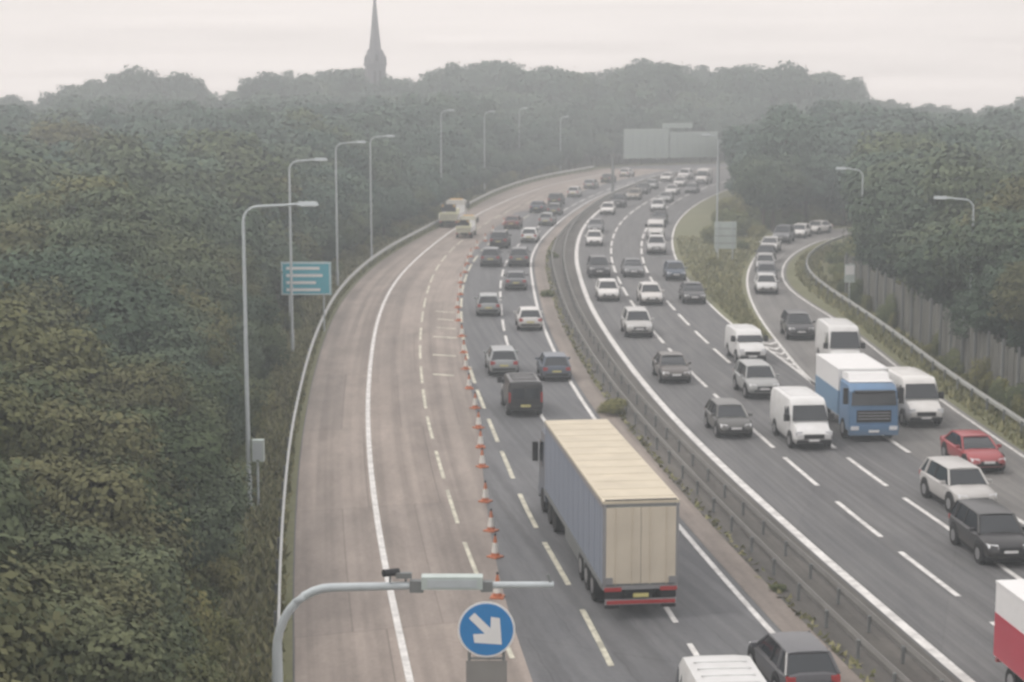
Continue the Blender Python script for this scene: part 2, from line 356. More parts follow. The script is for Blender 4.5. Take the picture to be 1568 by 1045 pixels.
# ---------------- vegetation ----------------
def leaves(cent,nrm,size,rg):
    n=len(cent); t=rg.normal(size=(n,3)); t-= (t*nrm).sum(1)[:,None]*nrm; t/=np.linalg.norm(t,axis=1)[:,None]
    b=np.cross(nrm,t); s=(size*rg.uniform(.6,1.3,n))[:,None]
    return np.stack([cent-t*s-b*s*.2,cent-b*s*.7,cent+t*s,cent+b*s*.6],1).reshape(-1,3)
def tree_mesh(name,seed,nleaf,lsize,h=10.0,rx=3.3,zc=6.0,rz=3.6,nb=16,br=(1.1,1.9),matk='leaf',trunk=True):
    rg=np.random.default_rng(seed); blobs=[]
    for i in range(nb):
        d=rg.normal(size=3); d/=np.linalg.norm(d); q=rg.uniform(.35,1)**.6
        r=rg.uniform(*br); c=np.array([d[0]*(rx-r*.5)*q,d[1]*(rx-r*.5)*q,zc+d[2]*(rz-r*.6)*q]); blobs.append((c,r,rg.uniform(0.2,.7)))
    C=[];Nn=[];T=[]
    w=np.array([b[1]**2 for b in blobs]); w/=w.sum()
    for (c,r,t),ww in zip(blobs,w):
        n=int(nleaf*ww*1.5); d=rg.normal(size=(n,3)); d/=np.linalg.norm(d,axis=1)[:,None]
        bump=1+0.16*np.sin(d[:,0]*7+t*9)*np.sin(d[:,1]*6+t*5)+.12*np.sin(d[:,2]*11)+.08*np.sin(d[:,0]*17+d[:,2]*13)
        p=c+d*(r*rg.uniform(.72,1.1,n)*bump)[:,None]*np.array([1,1,.85])
        keep=np.ones(n,bool)
        for (c2,r2,_) in blobs:
            if r2 is r: continue
            keep&=np.linalg.norm((p-c2)/np.array([1,1,.85]),axis=1)>r2*.68
        keep&= p[:,2]>0.02
        p=p[keep];d=d[keep];bm=bump[keep]
        nn=d+rg.normal(size=d.shape)*.28+np.array([0,0,.35]); nn/=np.linalg.norm(nn,axis=1)[:,None]
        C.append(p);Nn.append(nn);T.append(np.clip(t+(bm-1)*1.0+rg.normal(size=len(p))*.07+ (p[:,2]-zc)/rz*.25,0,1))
    C=np.concatenate(C);Nn=np.concatenate(Nn);T=np.concatenate(T)
    V=leaves(C,Nn,lsize,rg); nf=len(C)
    mb=MB()
    if trunk:
        mb.tube([(0,0,0),(.1,.05,h*.25),(0,.1,h*.5),(.05,0,h*.8)],[.22,.17,.12,.04],7,'bark')
        for (c,r,t) in blobs[:9]:
            z0=min(h*.5,max(1.2,c[2]*.55)); mb.tube([(0,0,z0),tuple(c*np.array([.5,.5,1])*np.array([1,1,.85])),tuple(c)],[.09,.06,.025],5,'bark')
    nv=len(mb.v); 
    me=bpy.data.meshes.new(name)
    faces=mb.f+[tuple(nv+4*i+j for j in range(4)) for i in range(nf)]
    me.from_pydata(mb.v+[tuple(x) for x in V],[],faces)
    me.materials.append(M[matk]); me.materials.append(M['bark'])
    me.polygons.foreach_set('material_index',[1]*len(mb.f)+[0]*nf)
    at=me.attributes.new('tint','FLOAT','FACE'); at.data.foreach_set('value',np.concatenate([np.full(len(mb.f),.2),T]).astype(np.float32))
    me.update(); return me
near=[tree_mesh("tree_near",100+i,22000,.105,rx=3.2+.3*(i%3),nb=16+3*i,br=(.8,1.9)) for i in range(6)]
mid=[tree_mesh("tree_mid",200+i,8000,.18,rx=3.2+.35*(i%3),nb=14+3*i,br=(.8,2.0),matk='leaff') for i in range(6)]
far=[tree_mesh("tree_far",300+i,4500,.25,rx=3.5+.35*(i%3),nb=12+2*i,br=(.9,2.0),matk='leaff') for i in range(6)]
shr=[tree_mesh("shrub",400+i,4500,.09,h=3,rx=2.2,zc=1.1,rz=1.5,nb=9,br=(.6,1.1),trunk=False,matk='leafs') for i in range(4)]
def variant(ms,k):
    out=[]
    for q in ms:
        c=q.copy(); c.materials[0]=M[k]; out.append(c)
    return out
near_m=variant(near,'leafm'); mid_n=variant(mid,'leaf'); mid_m=variant(mid,'leafm')

sky_u=[-200,0,40,70,100,160,200,230,290,320,345,380,430,480,560,620,690,760,800,860,910,940,1010,1060,1110,1200,1255,1280,1300,1330,1400,1500,1568,1800]
sky_v=[140,144,146,164,128,122,100,112,109,142,164,120,106,110,98,115,104,84,106,95,113,97,84,106,97,96,106,137,114,142,157,162,148,150]
def skyv(u): return float(np.interp(u,sky_u,sky_v))
def inpoly(x,y,poly):
    c=False;n=len(poly);j=n-1
    for i in range(n):
        xi,yi=poly[i];xj,yj=poly[j]
        if (yi>y)!=(yj>y) and x<(xj-xi)*(y-yi)/(yj-yi)+xi: c=not c
        j=i
    return c
mainpoly=np.concatenate([LB[::4],RE[::-4]]); slippoly=np.concatenate([SL[::4],RB[::-4]])
mainpoly=[tuple(p) for p in mainpoly]; slippoly=[tuple(p) for p in slippoly]
edges=np.concatenate([LB,RE,SL,RB])
wood=empty("distant_woodland"); shrubs=empty("roadside_shrubs")
cells={}
def tooclose(x,y,dm):
    k=(int(x//8),int(y//8))
    for i in(-1,0,1):
        for j in(-1,0,1):
            for (a,b) in cells.get((k[0]+i,k[1]+j),()):
                if (a-x)**2+(b-y)**2<dm*dm: return True
    return False
cnt=0
for t in range(14000):
    y=random.uniform(22,400); x=random.uniform(-0.33*y-14,0.33*y+14)
    if inpoly(x,y,mainpoly) or inpoly(x,y,slippoly): continue
    dist=np.min(np.hypot(edges[:,0]-x,edges[:,1]-y))
    left = x<np.interp(y,LB[:len(LB)-60,1],LB[:len(LB)-60,0]) if y<330 else True
    if dist<2.5: continue
    xr=np.interp(y,RE[:,1],RE[:,0])
    if not left and y<95 and x<30: continue
    h=random.uniform(8.2,14.8) if y<250 else random.uniform(10.5,15.5)
    h=min(h, 2.2+dist*1.05) if left else min(h,3.5+dist*1.3)
    if y<75: h=min(h,11.5)
    elif y<120: h=min(h,13.0)
    if h<3.4: continue
    sc=h/10; r=3.6*sc
    if dist<r*0.85+1.0: continue
    u,v,s=proj(x,y,h*.6)
    if left and y<230:
        lim=352 if y<76 else (425 if y<128 else 500 if y<160 else 9999)
        if u+r*s>lim+0: 
            continue
    u,v,s=proj(x,y,0)
    if not left:
        between = x>xr and (y<232 and x<np.interp(y,RB[:,1],RB[:,0]) if y<200 else False)
        if between: continue
        if y<330 and y>=195 and u-r*s<1108: continue
        if y<200 and y>=128 and u-r*s<1292: continue
    ut,vt,_=proj(x,y,h)
    lim=skyv(ut)+7
    if vt<lim:
        h=HC-(lim-110)/s; sc=h/10; r=3.6*sc
        if h<6: continue
    dm=2.9*sc+ (0.5 if y>180 else 0)
    if tooclose(x,y,dm): continue
    cells.setdefault((int(x//8),int(y//8)),[]).append((x,y)); cnt+=1
    sw=sc*random.uniform(.9,1.3)
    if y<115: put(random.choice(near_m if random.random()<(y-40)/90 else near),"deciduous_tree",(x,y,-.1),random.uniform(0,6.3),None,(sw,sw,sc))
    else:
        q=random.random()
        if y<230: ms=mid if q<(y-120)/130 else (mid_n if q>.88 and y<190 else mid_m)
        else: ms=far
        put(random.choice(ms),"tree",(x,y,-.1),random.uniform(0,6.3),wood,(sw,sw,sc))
for row,(d0,dd,k) in enumerate(((405,0,0),(432,4,3),(462,8,0))):
    x=-150.0-row*3
    while x<190:
        d=d0+random.uniform(-6,6)
        if not (inpoly(x,d,mainpoly)):
            u=784+x*F/d
            h=HC-(skyv(u)-110+k+random.uniform(-6,7))*d/F
            h*=1.03
            sw=h/10*random.uniform(.65,1.0)
            put(random.choice(far),"tree",(x,d,-.1),random.uniform(0,6.3),wood,(sw,sw,h/10))
        x+=random.uniform(2.8,4.6)
for t in range(1300):
    y=random.uniform(30,330)**1.0
    if t<820:
        if t<380: y=random.uniform(30,110)
        x=np.interp(y,LB[:len(LB)-60,1],LB[:len(LB)-60,0])-random.uniform(2.2,9)
    elif t<1100:
        x=np.interp(y,RB[:len(RB)-30,1],RB[:len(RB)-30,0])+random.uniform(2.2,8) if y<190 else None
    else:
        y=random.uniform(165,240); x=random.uniform(np.interp(y,RE[:,1],RE[:,0])+2,60)
    if x is None or inpoly(x,y,mainpoly) or inpoly(x,y,slippoly): continue
    if t>=820 and y>195:
        u,_,s=proj(x,y,0)
        if u<1105: continue
    dist=np.min(np.hypot(edges[:,0]-x,edges[:,1]-y))
    if dist<1.5: continue
    s_=random.uniform(.5,1.2)*min(1,.2+dist*.13)
    put(random.choice(shr),"shrub",(x,y,-.05),random.uniform(0,6.3),shrubs,(s_,s_,s_*random.uniform(.8,1.3)))
# scrub growing up against the fence on the road side
for t in range(34):
    p=fp[random.randrange(len(fp))]; s_=random.uniform(.22,.5)
    put(random.choice(shr),"shrub",(p[0]-random.uniform(.1,.5),p[1],-.05),random.uniform(0,6.3),shrubs,(s_*.6,s_,s_*random.uniform(.9,2.0)))
for u,v,s_ in ((936,634,.42),(838,455,.30),(848,395,.28),(1190,905,.15)):
    x,y=G(u,v); put(random.choice(shr),"median_bush",(x,y,0),random.uniform(0,6),None,(s_,s_,s_*.8))
C=[]
def scatter(n,fn):
    k=0
    while k<n:
        p=fn()
        if p is not None: C.append(p)
        k+=1
def vl():
    y=random.uniform(35,250); return (np.interp(y,LB[:len(LB)-60,1],LB[:len(LB)-60,0])-abs(random.gauss(.2,1.9))+.25,y)
def vr():
    y=random.uniform(85,190); x=np.interp(y,RB[:len(RB)-30,1],RB[:len(RB)-30,0])+random.uniform(-1.0,1.6); 
    return None if x<np.interp(y,SR[:len(SR)-30,1],SR[:len(SR)-30,0])+.2 else (x,y)
def vm():
    y=random.uniform(124,200); a=np.interp(y,RE[:,1],RE[:,0]); b=np.interp(y,SL[:,1],SL[:,0])
    return None if b-a<1.5 else (random.uniform(a+.6,b-.5),y)
def vc():
    y=random.uniform(48,200); a=np.interp(y,L5[:,1],L5[:,0]); return (a+1.4+abs(random.gauss(0,.18)),y)
scatter(22000,vl);scatter(5000,vr);scatter(6000,vm);scatter(900,vc)
C=np.array(C); n=len(C); ang=rng.uniform(0,6.3,n); hh=rng.uniform(.12,.42,n); hh[-900:]*=.5; w=.12
V=np.zeros((n,3,3)); V[:,0]=np.stack([C[:,0]-np.cos(ang)*w,C[:,1]-np.sin(ang)*w,np.zeros(n)],1); V[:,1]=np.stack([C[:,0]+np.cos(ang)*w,C[:,1]+np.sin(ang)*w,np.zeros(n)],1)
V[:,2]=np.stack([C[:,0]+rng.normal(size=n)*.12,C[:,1]+rng.normal(size=n)*.12,hh],1)
me=bpy.data.meshes.new("verge_grass"); me.from_pydata([tuple(p) for p in V.reshape(-1,3)],[],[(3*i,3*i+1,3*i+2) for i in range(n)])
me.materials.append(M['grass']); at=me.attributes.new('tint','FLOAT','FACE'); at.data.foreach_set('value',rng.uniform(0,1,n).astype(np.float32)); put(me,"verge_grass")

# ---------------- vehicles ----------------
def sec(y,zb,zt,hw,r=.1):
    h=[(.80,zb),(.96,zb+.10),(1.0,zb+(zt-zb)*.5),(.975,zt-r),(.86,zt-.01),(.45,zt+.025)]
    pts=[(-hw*a,y,z) for a,z in h]; return pts+[(hw*a,y,z) for a,z in h[::-1]]
def wheels(mb,ys,W,r,wd=.22):
    for y in ys:
        for sx in(-1,1):
            xa=sx*(W-.02-.19); mb.cylx(*sorted((xa,sx*(W+.006))),y,r+.06,r+.09,'dark')
            mb.cylx(*sorted((sx*(W-wd),sx*(W+.018))),y,r,r,'tyre'); mb.cylx(*sorted((sx*(W-.05),sx*(W+.026))),y,r,r*.62,'hub',12)
def car_mesh(kind):
    mb=MB()
    P_={'hatch':dict(L=4.1,W=.88,zt=.92,hood=.86,rz=1.46,gf=1.05,tf=.35,tr=-1.45,gr=-1.93,boot=.96),
       'saloon':dict(L=4.5,W=.90,zt=.92,hood=.84,rz=1.42,gf=1.0,tf=.25,tr=-1.05,gr=-1.65,boot=.98),
       'suv':dict(L=4.5,W=.94,zt=1.08,hood=1.02,rz=1.70,gf=1.15,tf=.55,tr=-1.75,gr=-2.12,boot=1.1),
       'estate':dict(L=4.6,W=.90,zt=.94,hood=.86,rz=1.48,gf=1.05,tf=.35,tr=-1.75,gr=-2.18,boot=.98)}[kind]
    h=P_['L']/2;W=P_['W'];zt=P_['zt'];hd=P_['hood'];bt=P_['boot'];g=.22 if kind!='suv' else .3
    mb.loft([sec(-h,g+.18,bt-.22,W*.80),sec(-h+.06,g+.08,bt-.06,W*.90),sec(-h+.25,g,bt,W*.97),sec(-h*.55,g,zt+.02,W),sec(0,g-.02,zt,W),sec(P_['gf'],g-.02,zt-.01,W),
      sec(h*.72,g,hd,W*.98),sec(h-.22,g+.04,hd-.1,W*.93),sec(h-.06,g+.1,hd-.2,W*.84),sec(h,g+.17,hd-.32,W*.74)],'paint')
    gb=W*.90;gt=W*.70;rz=P_['rz'];z0=zt-.02
    F0,T0,T1,R0=P_['gf'],P_['tf'],P_['tr'],P_['gr']
    mb.hexa([(-gb,R0,z0),(gb,R0,z0),(gb,F0,z0),(-gb,F0,z0),(-gt,T1,rz-.05),(gt,T1,rz-.05),(gt,T0,rz-.05),(-gt,T0,rz-.05)],'glass')
    e=.03
    mb.loft([[(-gt-e,y,z-.02),(-gt-.01,y,z+.015),(-gt*.5,y,z+.045),(gt*.5,y,z+.045),(gt+.01,y,z+.015),(gt+e,y,z-.02)] for y,z in((T1-.05,rz-.06),(T1+.15,rz-.04),((T0+T1)/2,rz-.025),(T0-.2,rz-.035),(T0+.04,rz-.06))],'paint')
    for sx in(-1,1):
        for a,b in(((gb,F0,z0),(gt,T0,rz-.05)),((gb,R0,z0),(gt,T1,rz-.05))):
            mb.tube([(sx*a[0],a[1],a[2]),(sx*b[0],b[1],b[2])],.05,6,'paint')
        ym=(T0+T1)/2+.1; mb.tube([(sx*(gb+.005),ym,z0),(sx*(gt+.01),ym,rz-.06)],.04,6,'dark')
        if kind!='saloon': yq=T1+.35; mb.tube([(sx*(gb+.0),yq-.1,z0),(sx*(gt+.01),yq,rz-.06)],.07,6,'paint')
        mb.box(*sorted((sx*(W-.02),sx*(W+.17))),F0-.35,F0-.22,zt+.0,zt+.14,'paint')
        mb.hexa([(sx*W*.50-.0,h-.16,hd-.30),(sx*W*.86,h-.26,hd-.30),(sx*W*.86,h-.10,hd-.28),(sx*W*.50,h-.005,hd-.30),(sx*W*.50,h-.2,hd-.14),(sx*W*.9,h-.34,hd-.13),(sx*W*.9,h-.2,hd-.13),(sx*W*.50,h-.075,hd-.15)],'lampw')
        mb.box(*sorted((sx*W*.60,sx*W*.90)),-h-.0,-h+.2,bt-.28,bt-.08,'red')
    mb.box(-W*.45,W*.45,h-.1,h+.012,hd-.40,hd-.25,'dark'); mb.box(-W*.62,W*.62,h-.1,h+.015,g+.17,g+.27,'dark')
    mb.box(-.26,.26,h-.05,h+.03,g+.28,g+.38,'white'); mb.box(-.26,.26,-h-.02,-h+.05,bt-.38,bt-.27,'yplate')
    mb.box(-W*.75,W*.75,-h-.012,-h+.12,g+.16,g+.28,'dark')
    mb.tube([(-W*.4,F0+.05,z0+.06),(W*.4,F0+.02,z0+.06)],.015,4,'dark')
    wheels(mb,(-h*.60,h*.62),W,.33 if kind!='suv' else .37)
    mb.box(-W*.85,W*.85,-h*.85,h*.85,.16,g+.04,'dark')
    return mb.mesh("car_"+kind,True)
def van_mesh(L=5.2,W=.98,H=2.35):
    mb=MB(); h=L/2
    yc=h-1.55
    def vs_(y,zb,zt,hw):
        hh=[(.9,zb),(1,zb+.15),(1,zt*.55),(.97,zt-.25),(.88,zt-.04),(.5,zt)]
        return [(-hw*a,y,z) for a,z in hh]+[(hw*a,y,z) for a,z in hh[::-1]]
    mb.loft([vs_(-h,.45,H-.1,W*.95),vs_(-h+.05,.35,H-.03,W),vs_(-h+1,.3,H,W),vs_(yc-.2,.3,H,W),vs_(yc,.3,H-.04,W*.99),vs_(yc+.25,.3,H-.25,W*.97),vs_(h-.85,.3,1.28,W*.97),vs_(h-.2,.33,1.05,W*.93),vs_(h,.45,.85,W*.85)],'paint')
    a=W*.78;bw=W*.90
    z1,z2=H-.30,1.36; y1,y2=yc+.31,h-.88
    mb.hexa([(-bw,y2+.02,z2),(bw,y2+.02,z2),(bw,y2+.06,z2),(-bw,y2+.06,z2),(-a,y1-.02,z1),(a,y1-.02,z1),(a,y1+.03,z1+.02),(-a,y1+.03,z1+.02)],'glass')
    for sx in(-1,1):
        mb.hexa([(sx*W*.99,yc-.55,1.35),(sx*(W*1.012),yc-.55,1.35),(sx*W*1.012,h-1.1,1.35),(sx*W*.98,h-1.1,1.35),(sx*W*.9,yc-.55,H-.38),(sx*(W*.975),yc-.55,H-.38),(sx*W*.965,yc+.15,H-.38),(sx*W*.88,yc+.15,H-.38)],'glass')
        mb.box(*sorted((sx*W,sx*(W+.25))),h-1.2,h-1.08,1.3,1.65,'dark')
        mb.box(*sorted((sx*W*.58,sx*W*.9)),h-.2,h-.03,.75,.98,'lampw')
        mb.box(*sorted((sx*W*.86,sx*W*.97)),-h-.015,-h+.1,.8,1.35,'red')
        mb.box(*sorted((sx*W*.08,sx*W*.75)),-h-.02,-h+.05,H-.95,H-.4,'glass')
    for yy in np.arange(-h+.6,yc-.3,.55): mb.box(-W*.7,W*.7,yy,yy+.06,H-.01,H+.018,'paint')
    mb.box(-W*.5,W*.5,h-.1,h+.02,.62,.82,'dark'); mb.box(-W*.85,W*.85,h-.12,h+.03,.38,.55,'dark'); mb.box(-.26,.26,h,h+.04,.48,.58,'white')
    mb.box(-.01,.01,-h-.025,-h,.5,H-.15,'dark'); mb.box(-W*.9,W*.9,-h-.06,-h+.1,.4,.55,'dark'); mb.box(-.26,.26,-h-.08,-h,.56,.67,'yplate')
    wheels(mb,(-h*.58,h*.62),W,.36)
    return mb.mesh("van",True)
def cab(mb,y0,k='paint',W=1.22,H=3.1,zf=.95,L=2.1):
    yb=y0-L
    mb.loft([[(-W,y,zf-.4),(-W,y,1.8),(-w,y,z-.12),(-w+.15,y,z),(w-.15,y,z),(w,y,z-.12),(W,y,1.8),(W,y,zf-.4)] for y,w,z in((yb,W*.97,H),(y0-.55,W*.97,H-.02),(y0-.18,W*.95,H-.3))]+[[(-W*.98,y0,zf-.4),(-W*.98,y0,1.75),(-W*.97,y0-.02,1.8),(-W*.9,y0-.02,1.82),(W*.9,y0-.02,1.82),(W*.97,y0-.02,1.8),(W*.98,y0,1.75),(W*.98,y0,zf-.4)]],k)
    mb.hexa([(-W*.92,y0-.02,1.85),(W*.92,y0-.02,1.85),(W*.92,y0+.03,1.85),(-W*.92,y0+.03,1.85),(-W*.88,y0-.2,H-.42),(W*.88,y0-.2,H-.42),(W*.88,y0-.12,H-.40),(-W*.88,y0-.12,H-.40)],'glass')
    mb.box(-W*.8,W*.8,y0-.05,y0+.28,H-.38,H-.30,'dark')
    mb.box(-W*.7,W*.7,y0,y0+.03,1.0,1.6,'dark')
    for z in(1.15,1.3,1.45): mb.box(-W*.65,W*.65,y0+.03,y0+.05,z,z+.05,'hub')
    mb.box(-W,W,y0-.2,y0+.08,.35,.85,k); mb.box(-.26,.26,y0+.08,y0+.1,.5,.62,'white')
    for sx in(-1,1):
        mb.box(*sorted((sx*W*.62,sx*W*.95)),y0+.0,y0+.1,.62,.82,'lampw')
        mb.box(*sorted((sx*(W+.05),sx*(W+.28))),y0-.25,y0-.12,1.9,2.7,'dark')
        mb.box(*sorted((sx*W*.98,sx*(W+.012))),y0-1.3,y0-.4,1.85,H-.5,'glass')
def lorry_mesh(boxk='white',L=8.5,Hb=3.6,flat=False,cabH=3.0,lowk=None,topk='hub'):
    mb=MB();h=L/2
    cab(mb,h,H=cabH)
    mb.box(-.5,.5,-h+.2,h-.3,.55,.85,'dark')
    if flat:
        mb.box(-1.22,1.22,-h,h-2.3,.95,1.15,boxk); mb.box(-1.2,1.2,h-2.4,h-2.3,1.15,2.4,boxk)
        for sx in(-1,1): mb.box(*sorted((sx*1.2,sx*1.24)),-h,h-2.4,1.15,1.7,boxk)
        mb.box(-.7,.7,-1,.6,1.15,2.1,'hiyel'); mb.box(-1.15,1.15,-h-.03,-h+.1,.9,1.9,'hiyel')
        for i in range(-3,4): 
            x=i*.34; mb.hexa([(x-.1,-h-.05,.95),(x+.06,-h-.05,.95),(x+.06,-h-.03,.95),(x-.1,-h-.03,.95),(x+.14,-h-.05,1.7),(x+.3,-h-.05,1.7),(x+.3,-h-.03,1.7),(x+.14,-h-.03,1.7)],'steeld')
        mb.box(-.9,.9,-h-.02,-h+.1,2.0,2.9,'dark')
        for sx in(-1,1): mb.cylx(sx*.7-.12,sx*.7+.12,-h-.08,2.7,.12,'amber')
        mb.box(-.8,.8,h-1.2,h-.9,cabH,cabH+.15,'amber')
    else:
        mb.box(-1.25,1.25,-h,h-2.25,.95,Hb,boxk); mb.box(-1.27,1.27,-h-.01,h-2.24,Hb-.08,Hb+.03,'white' if lowk else topk)
        if lowk: mb.box(-1.262,1.262,-h+.01,h-2.235,.97,Hb-1.1,lowk)
        mb.loft([[(-1.1,h-2.2,cabH),(1.1,h-2.2,cabH),(1.1,h-2.2,Hb-.1),(-1.1,h-2.2,Hb-.1)],[(-1.0,h-.9,cabH-.05),(1.0,h-.9,cabH-.05),(1.0,h-1.4,cabH+.35),(-1.0,h-1.4,cabH+.35)]],'white' if topk=='white' else 'paint')
        if topk=='white': mb.box(-1.1,1.1,h-1.9,h-.6,cabH,cabH+.03,'white')
    for sx in(-1,1): mb.box(*sorted((sx*.85,sx*1.15)),-h-.06,-h+.05,.7,.85,'red')
    for y in(-h+1.6,h-1.25):
        for sx in(-1,1): mb.cylx(*sorted((sx*.9,sx*1.23)),y,.5,.5,'tyre'); mb.cylx(*sorted((sx*1.2,sx*1.25)),y,.5,.28,'hub',12)
    return mb.mesh("lorry",True)
def artic_parts(root):
    L=14.2
    t=MB()
    t.box(-1.27,1.27,.05,L,1.15,3.9,'curtain')
    t.box(-1.28,1.28,0.0,L+.02,3.902,4.0,'cream')
    for y in np.arange(.6,L,1.15): t.box(-1.2,1.2,y,y+.05,4.0,4.014,'creamd')
    for sx in(-1,1):
        t.box(*sorted((sx*1.272,sx*1.30)),.02,L,3.78,3.93,'hub'); t.box(*sorted((sx*1.272,sx*1.30)),.02,L,1.02,1.2,'post')
        for y in np.arange(.5,L-.3,1.2): t.box(*sorted((sx*1.272,sx*1.28)),y,y+.04,1.2,3.78,'curtain')
        t.box(*sorted((sx*1.1,sx*1.2)),3.5,9,.45,.95,'post')
    t.hexa([(-1.2,.02,4.001),(1.2,.02,4.001),(1.2,.1,4.001),(-1.2,.1,4.001),(-1.2,.02,4.03),(1.2,.02,4.03),(1.2,.1,4.03),(-1.2,.1,4.03)],'dark')
    t.box(-1.27,1.27,0,.045,1.1,3.9,'post')
    for sx in(-1,1):
        t.box(*sorted((sx*.008,sx*1.17)),-.03,-.001,1.2,3.78,'creamd')
        for xx in(.3,.85): t.tube([(sx*xx,-.045,1.15),(sx*xx,-.045,3.8)],.012,6,'creamd')
        t.box(*sorted((sx*1.17,sx*1.27)),-.035,-.001,1.1,3.9,'hub')
        t.box(*sorted((sx*.65,sx*1.22)),-.08,.1,.95,1.08,'red')
        t.box(*sorted((sx*.7,sx*1.2)),.0,.03,.35,.95,'dark')
        t.box(*sorted((sx*.95,sx*1.2)),-.09,-.03,1.2,1.42,'hub')
    t.box(-1.27,1.27,-.05,.15,1.0,1.12,'hub'); t.box(-1.2,1.2,-.1,.0,.5,.68,'hub'); t.box(-1.15,1.15,-.12,-.1,.53,.65,'red'); t.box(-.26,.26,-.12,-.09,.75,.88,'yplate')
    t.box(-.5,.5,.2,L-.5,.75,1.14,'dark')
    for y in(2.3,3.6,4.9):
        for sx in(-1,1): t.cylx(*sorted((sx*.88,sx*1.24)),y,.5,.5,'tyre'); t.cylx(*sorted((sx*1.2,sx*1.26)),y,.5,.26,'hub',12)
    t.obj("trailer",True,parent=root)
    c=MB(); yf=L+2.3
    cab(c,yf,H=3.4); c.box(-.5,.5,L-3,yf-.3,.5,.9,'dark')
    for y in(L-2.4,L-1.1,yf-1.3):
        for sx in(-1,1): c.cylx(*sorted((sx*.88,sx*1.23)),y,.5,.5,'tyre')
    c.hexa([(-1.1,L+.25,3.4),(1.1,L+.25,3.4),(1.0,yf-.9,3.35),(-1,yf-.9,3.35),(-1.1,L+.25,3.85),(1.1,L+.25,3.85),(1.0,L+1.0,3.7),(-1,L+1.0,3.7)],'paint')
    o=c.obj("tractor_unit",True,parent=root); o.color=(.10,.12,.16,1)
VM={k:car_mesh(k) for k in('hatch','saloon','suv','estate')}
VM['van']=van_mesh(); VM['minivan']=van_mesh(4.6,.92,1.95); VM['boxvan']=van_mesh(5.6,1.02,2.6)
VM['lorry']=lorry_mesh('white',7.2,3.3,cabH=2.9,lowk='boxblue',topk='white'); VM['lorryr']=lorry_mesh('white',8.5,3.6,lowk='redp'); VM['works']=lorry_mesh('white',8,3.4,True)
LEN={'hatch':4.1,'saloon':4.5,'suv':4.5,'estate':4.6,'van':5.2,'minivan':4.6,'boxvan':5.6,'lorry':7.2,'lorryr':8.5,'works':8}
guides=[L1,L2,L3,L4,L5,L7,Ra,Rb,RE,SL[SL[:,1]>100],SR]
def away(x,y,gl=guides):
    best=None
    for g in gl:
        d=np.hypot(g[:,0]-x,g[:,1]-y); i=int(np.argmin(d))
        if best is None or d[i]<best[0]:
            j=min(i+2,len(g)-1); k=max(i-2,0); t=g[j]-g[k]; best=(d[i],t/np.linalg.norm(t))
    return best[1]
names={'hatch':'hatchback_car','saloon':'saloon_car','suv':'suv_car','estate':'estate_car','van':'van','minivan':'small_van','boxvan':'panel_van','lorry':'lorry','lorryr':'lorry','works':'roadworks_truck'}
def vehicle(kind,u,v,col,toward,xy=None,sc=1.0):
    L=LEN[kind]*sc
    if xy: x,y=xy; t=away(x,y)
    else:
        nx_,ny_=G(u,v); t=away(nx_,ny_); y=ny_+t[1]*L/2
        dep=y*math.cos(P)+17*math.sin(P); x=(u-784)/F*dep
        t=away(x,y)
    rz=math.atan2(-t[0],t[1])+(math.pi if toward else 0)+random.uniform(-.02,.02)
    kk=random.uniform(.86,1.05); ww=random.uniform(-.015,.02)
    col=(col[0]*kk*(1+ww),col[1]*kk,col[2]*kk*(1-ww))
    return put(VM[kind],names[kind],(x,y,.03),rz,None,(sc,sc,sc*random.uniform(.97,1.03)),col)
Wt=(.74,.74,.735);Sv=(.36,.38,.39);Gy=(.16,.17,.185);Dk=(.05,.052,.058);Bk=(.022,.022,.025);Rd=(.38,.05,.06);Db=(.04,.07,.12);Mr=(.16,.05,.05);Bg=(.34,.31,.26)
for k,u,v,c in [('minivan',798,640,Bk),('estate',768,578,Sv),('hatch',848,586,(.10,.13,.18)),('hatch',810,508,Wt),('estate',748,486,Sv),('saloon',790,446,Gy),('suv',752,410,Gy),('suv',795,410,Gy),
   ('hatch',812,373,Wt),('suv',766,382,Dk),('saloon',786,352,Mr),('hatch',850,331,Gy),('saloon',824,327,Db),('hatch',880,303,Wt),('hatch',838,347,Sv),('suv',852,316,Dk),('hatch',905,290,Sv),('saloon',932,281,Dk),('hatch',960,272,Wt)]:
    vehicle(k,u,v,c,False)
vehicle('boxvan',0,0,Wt,False,(5.55,46.0)); vehicle('hatch',0,0,(.09,.09,.10),False,(8.3,52.2))
vehicle('works',694,350,(.75,.75,.72),False,sc=.95); vehicle('works',714,366,(.66,.65,.55),False,sc=.72)
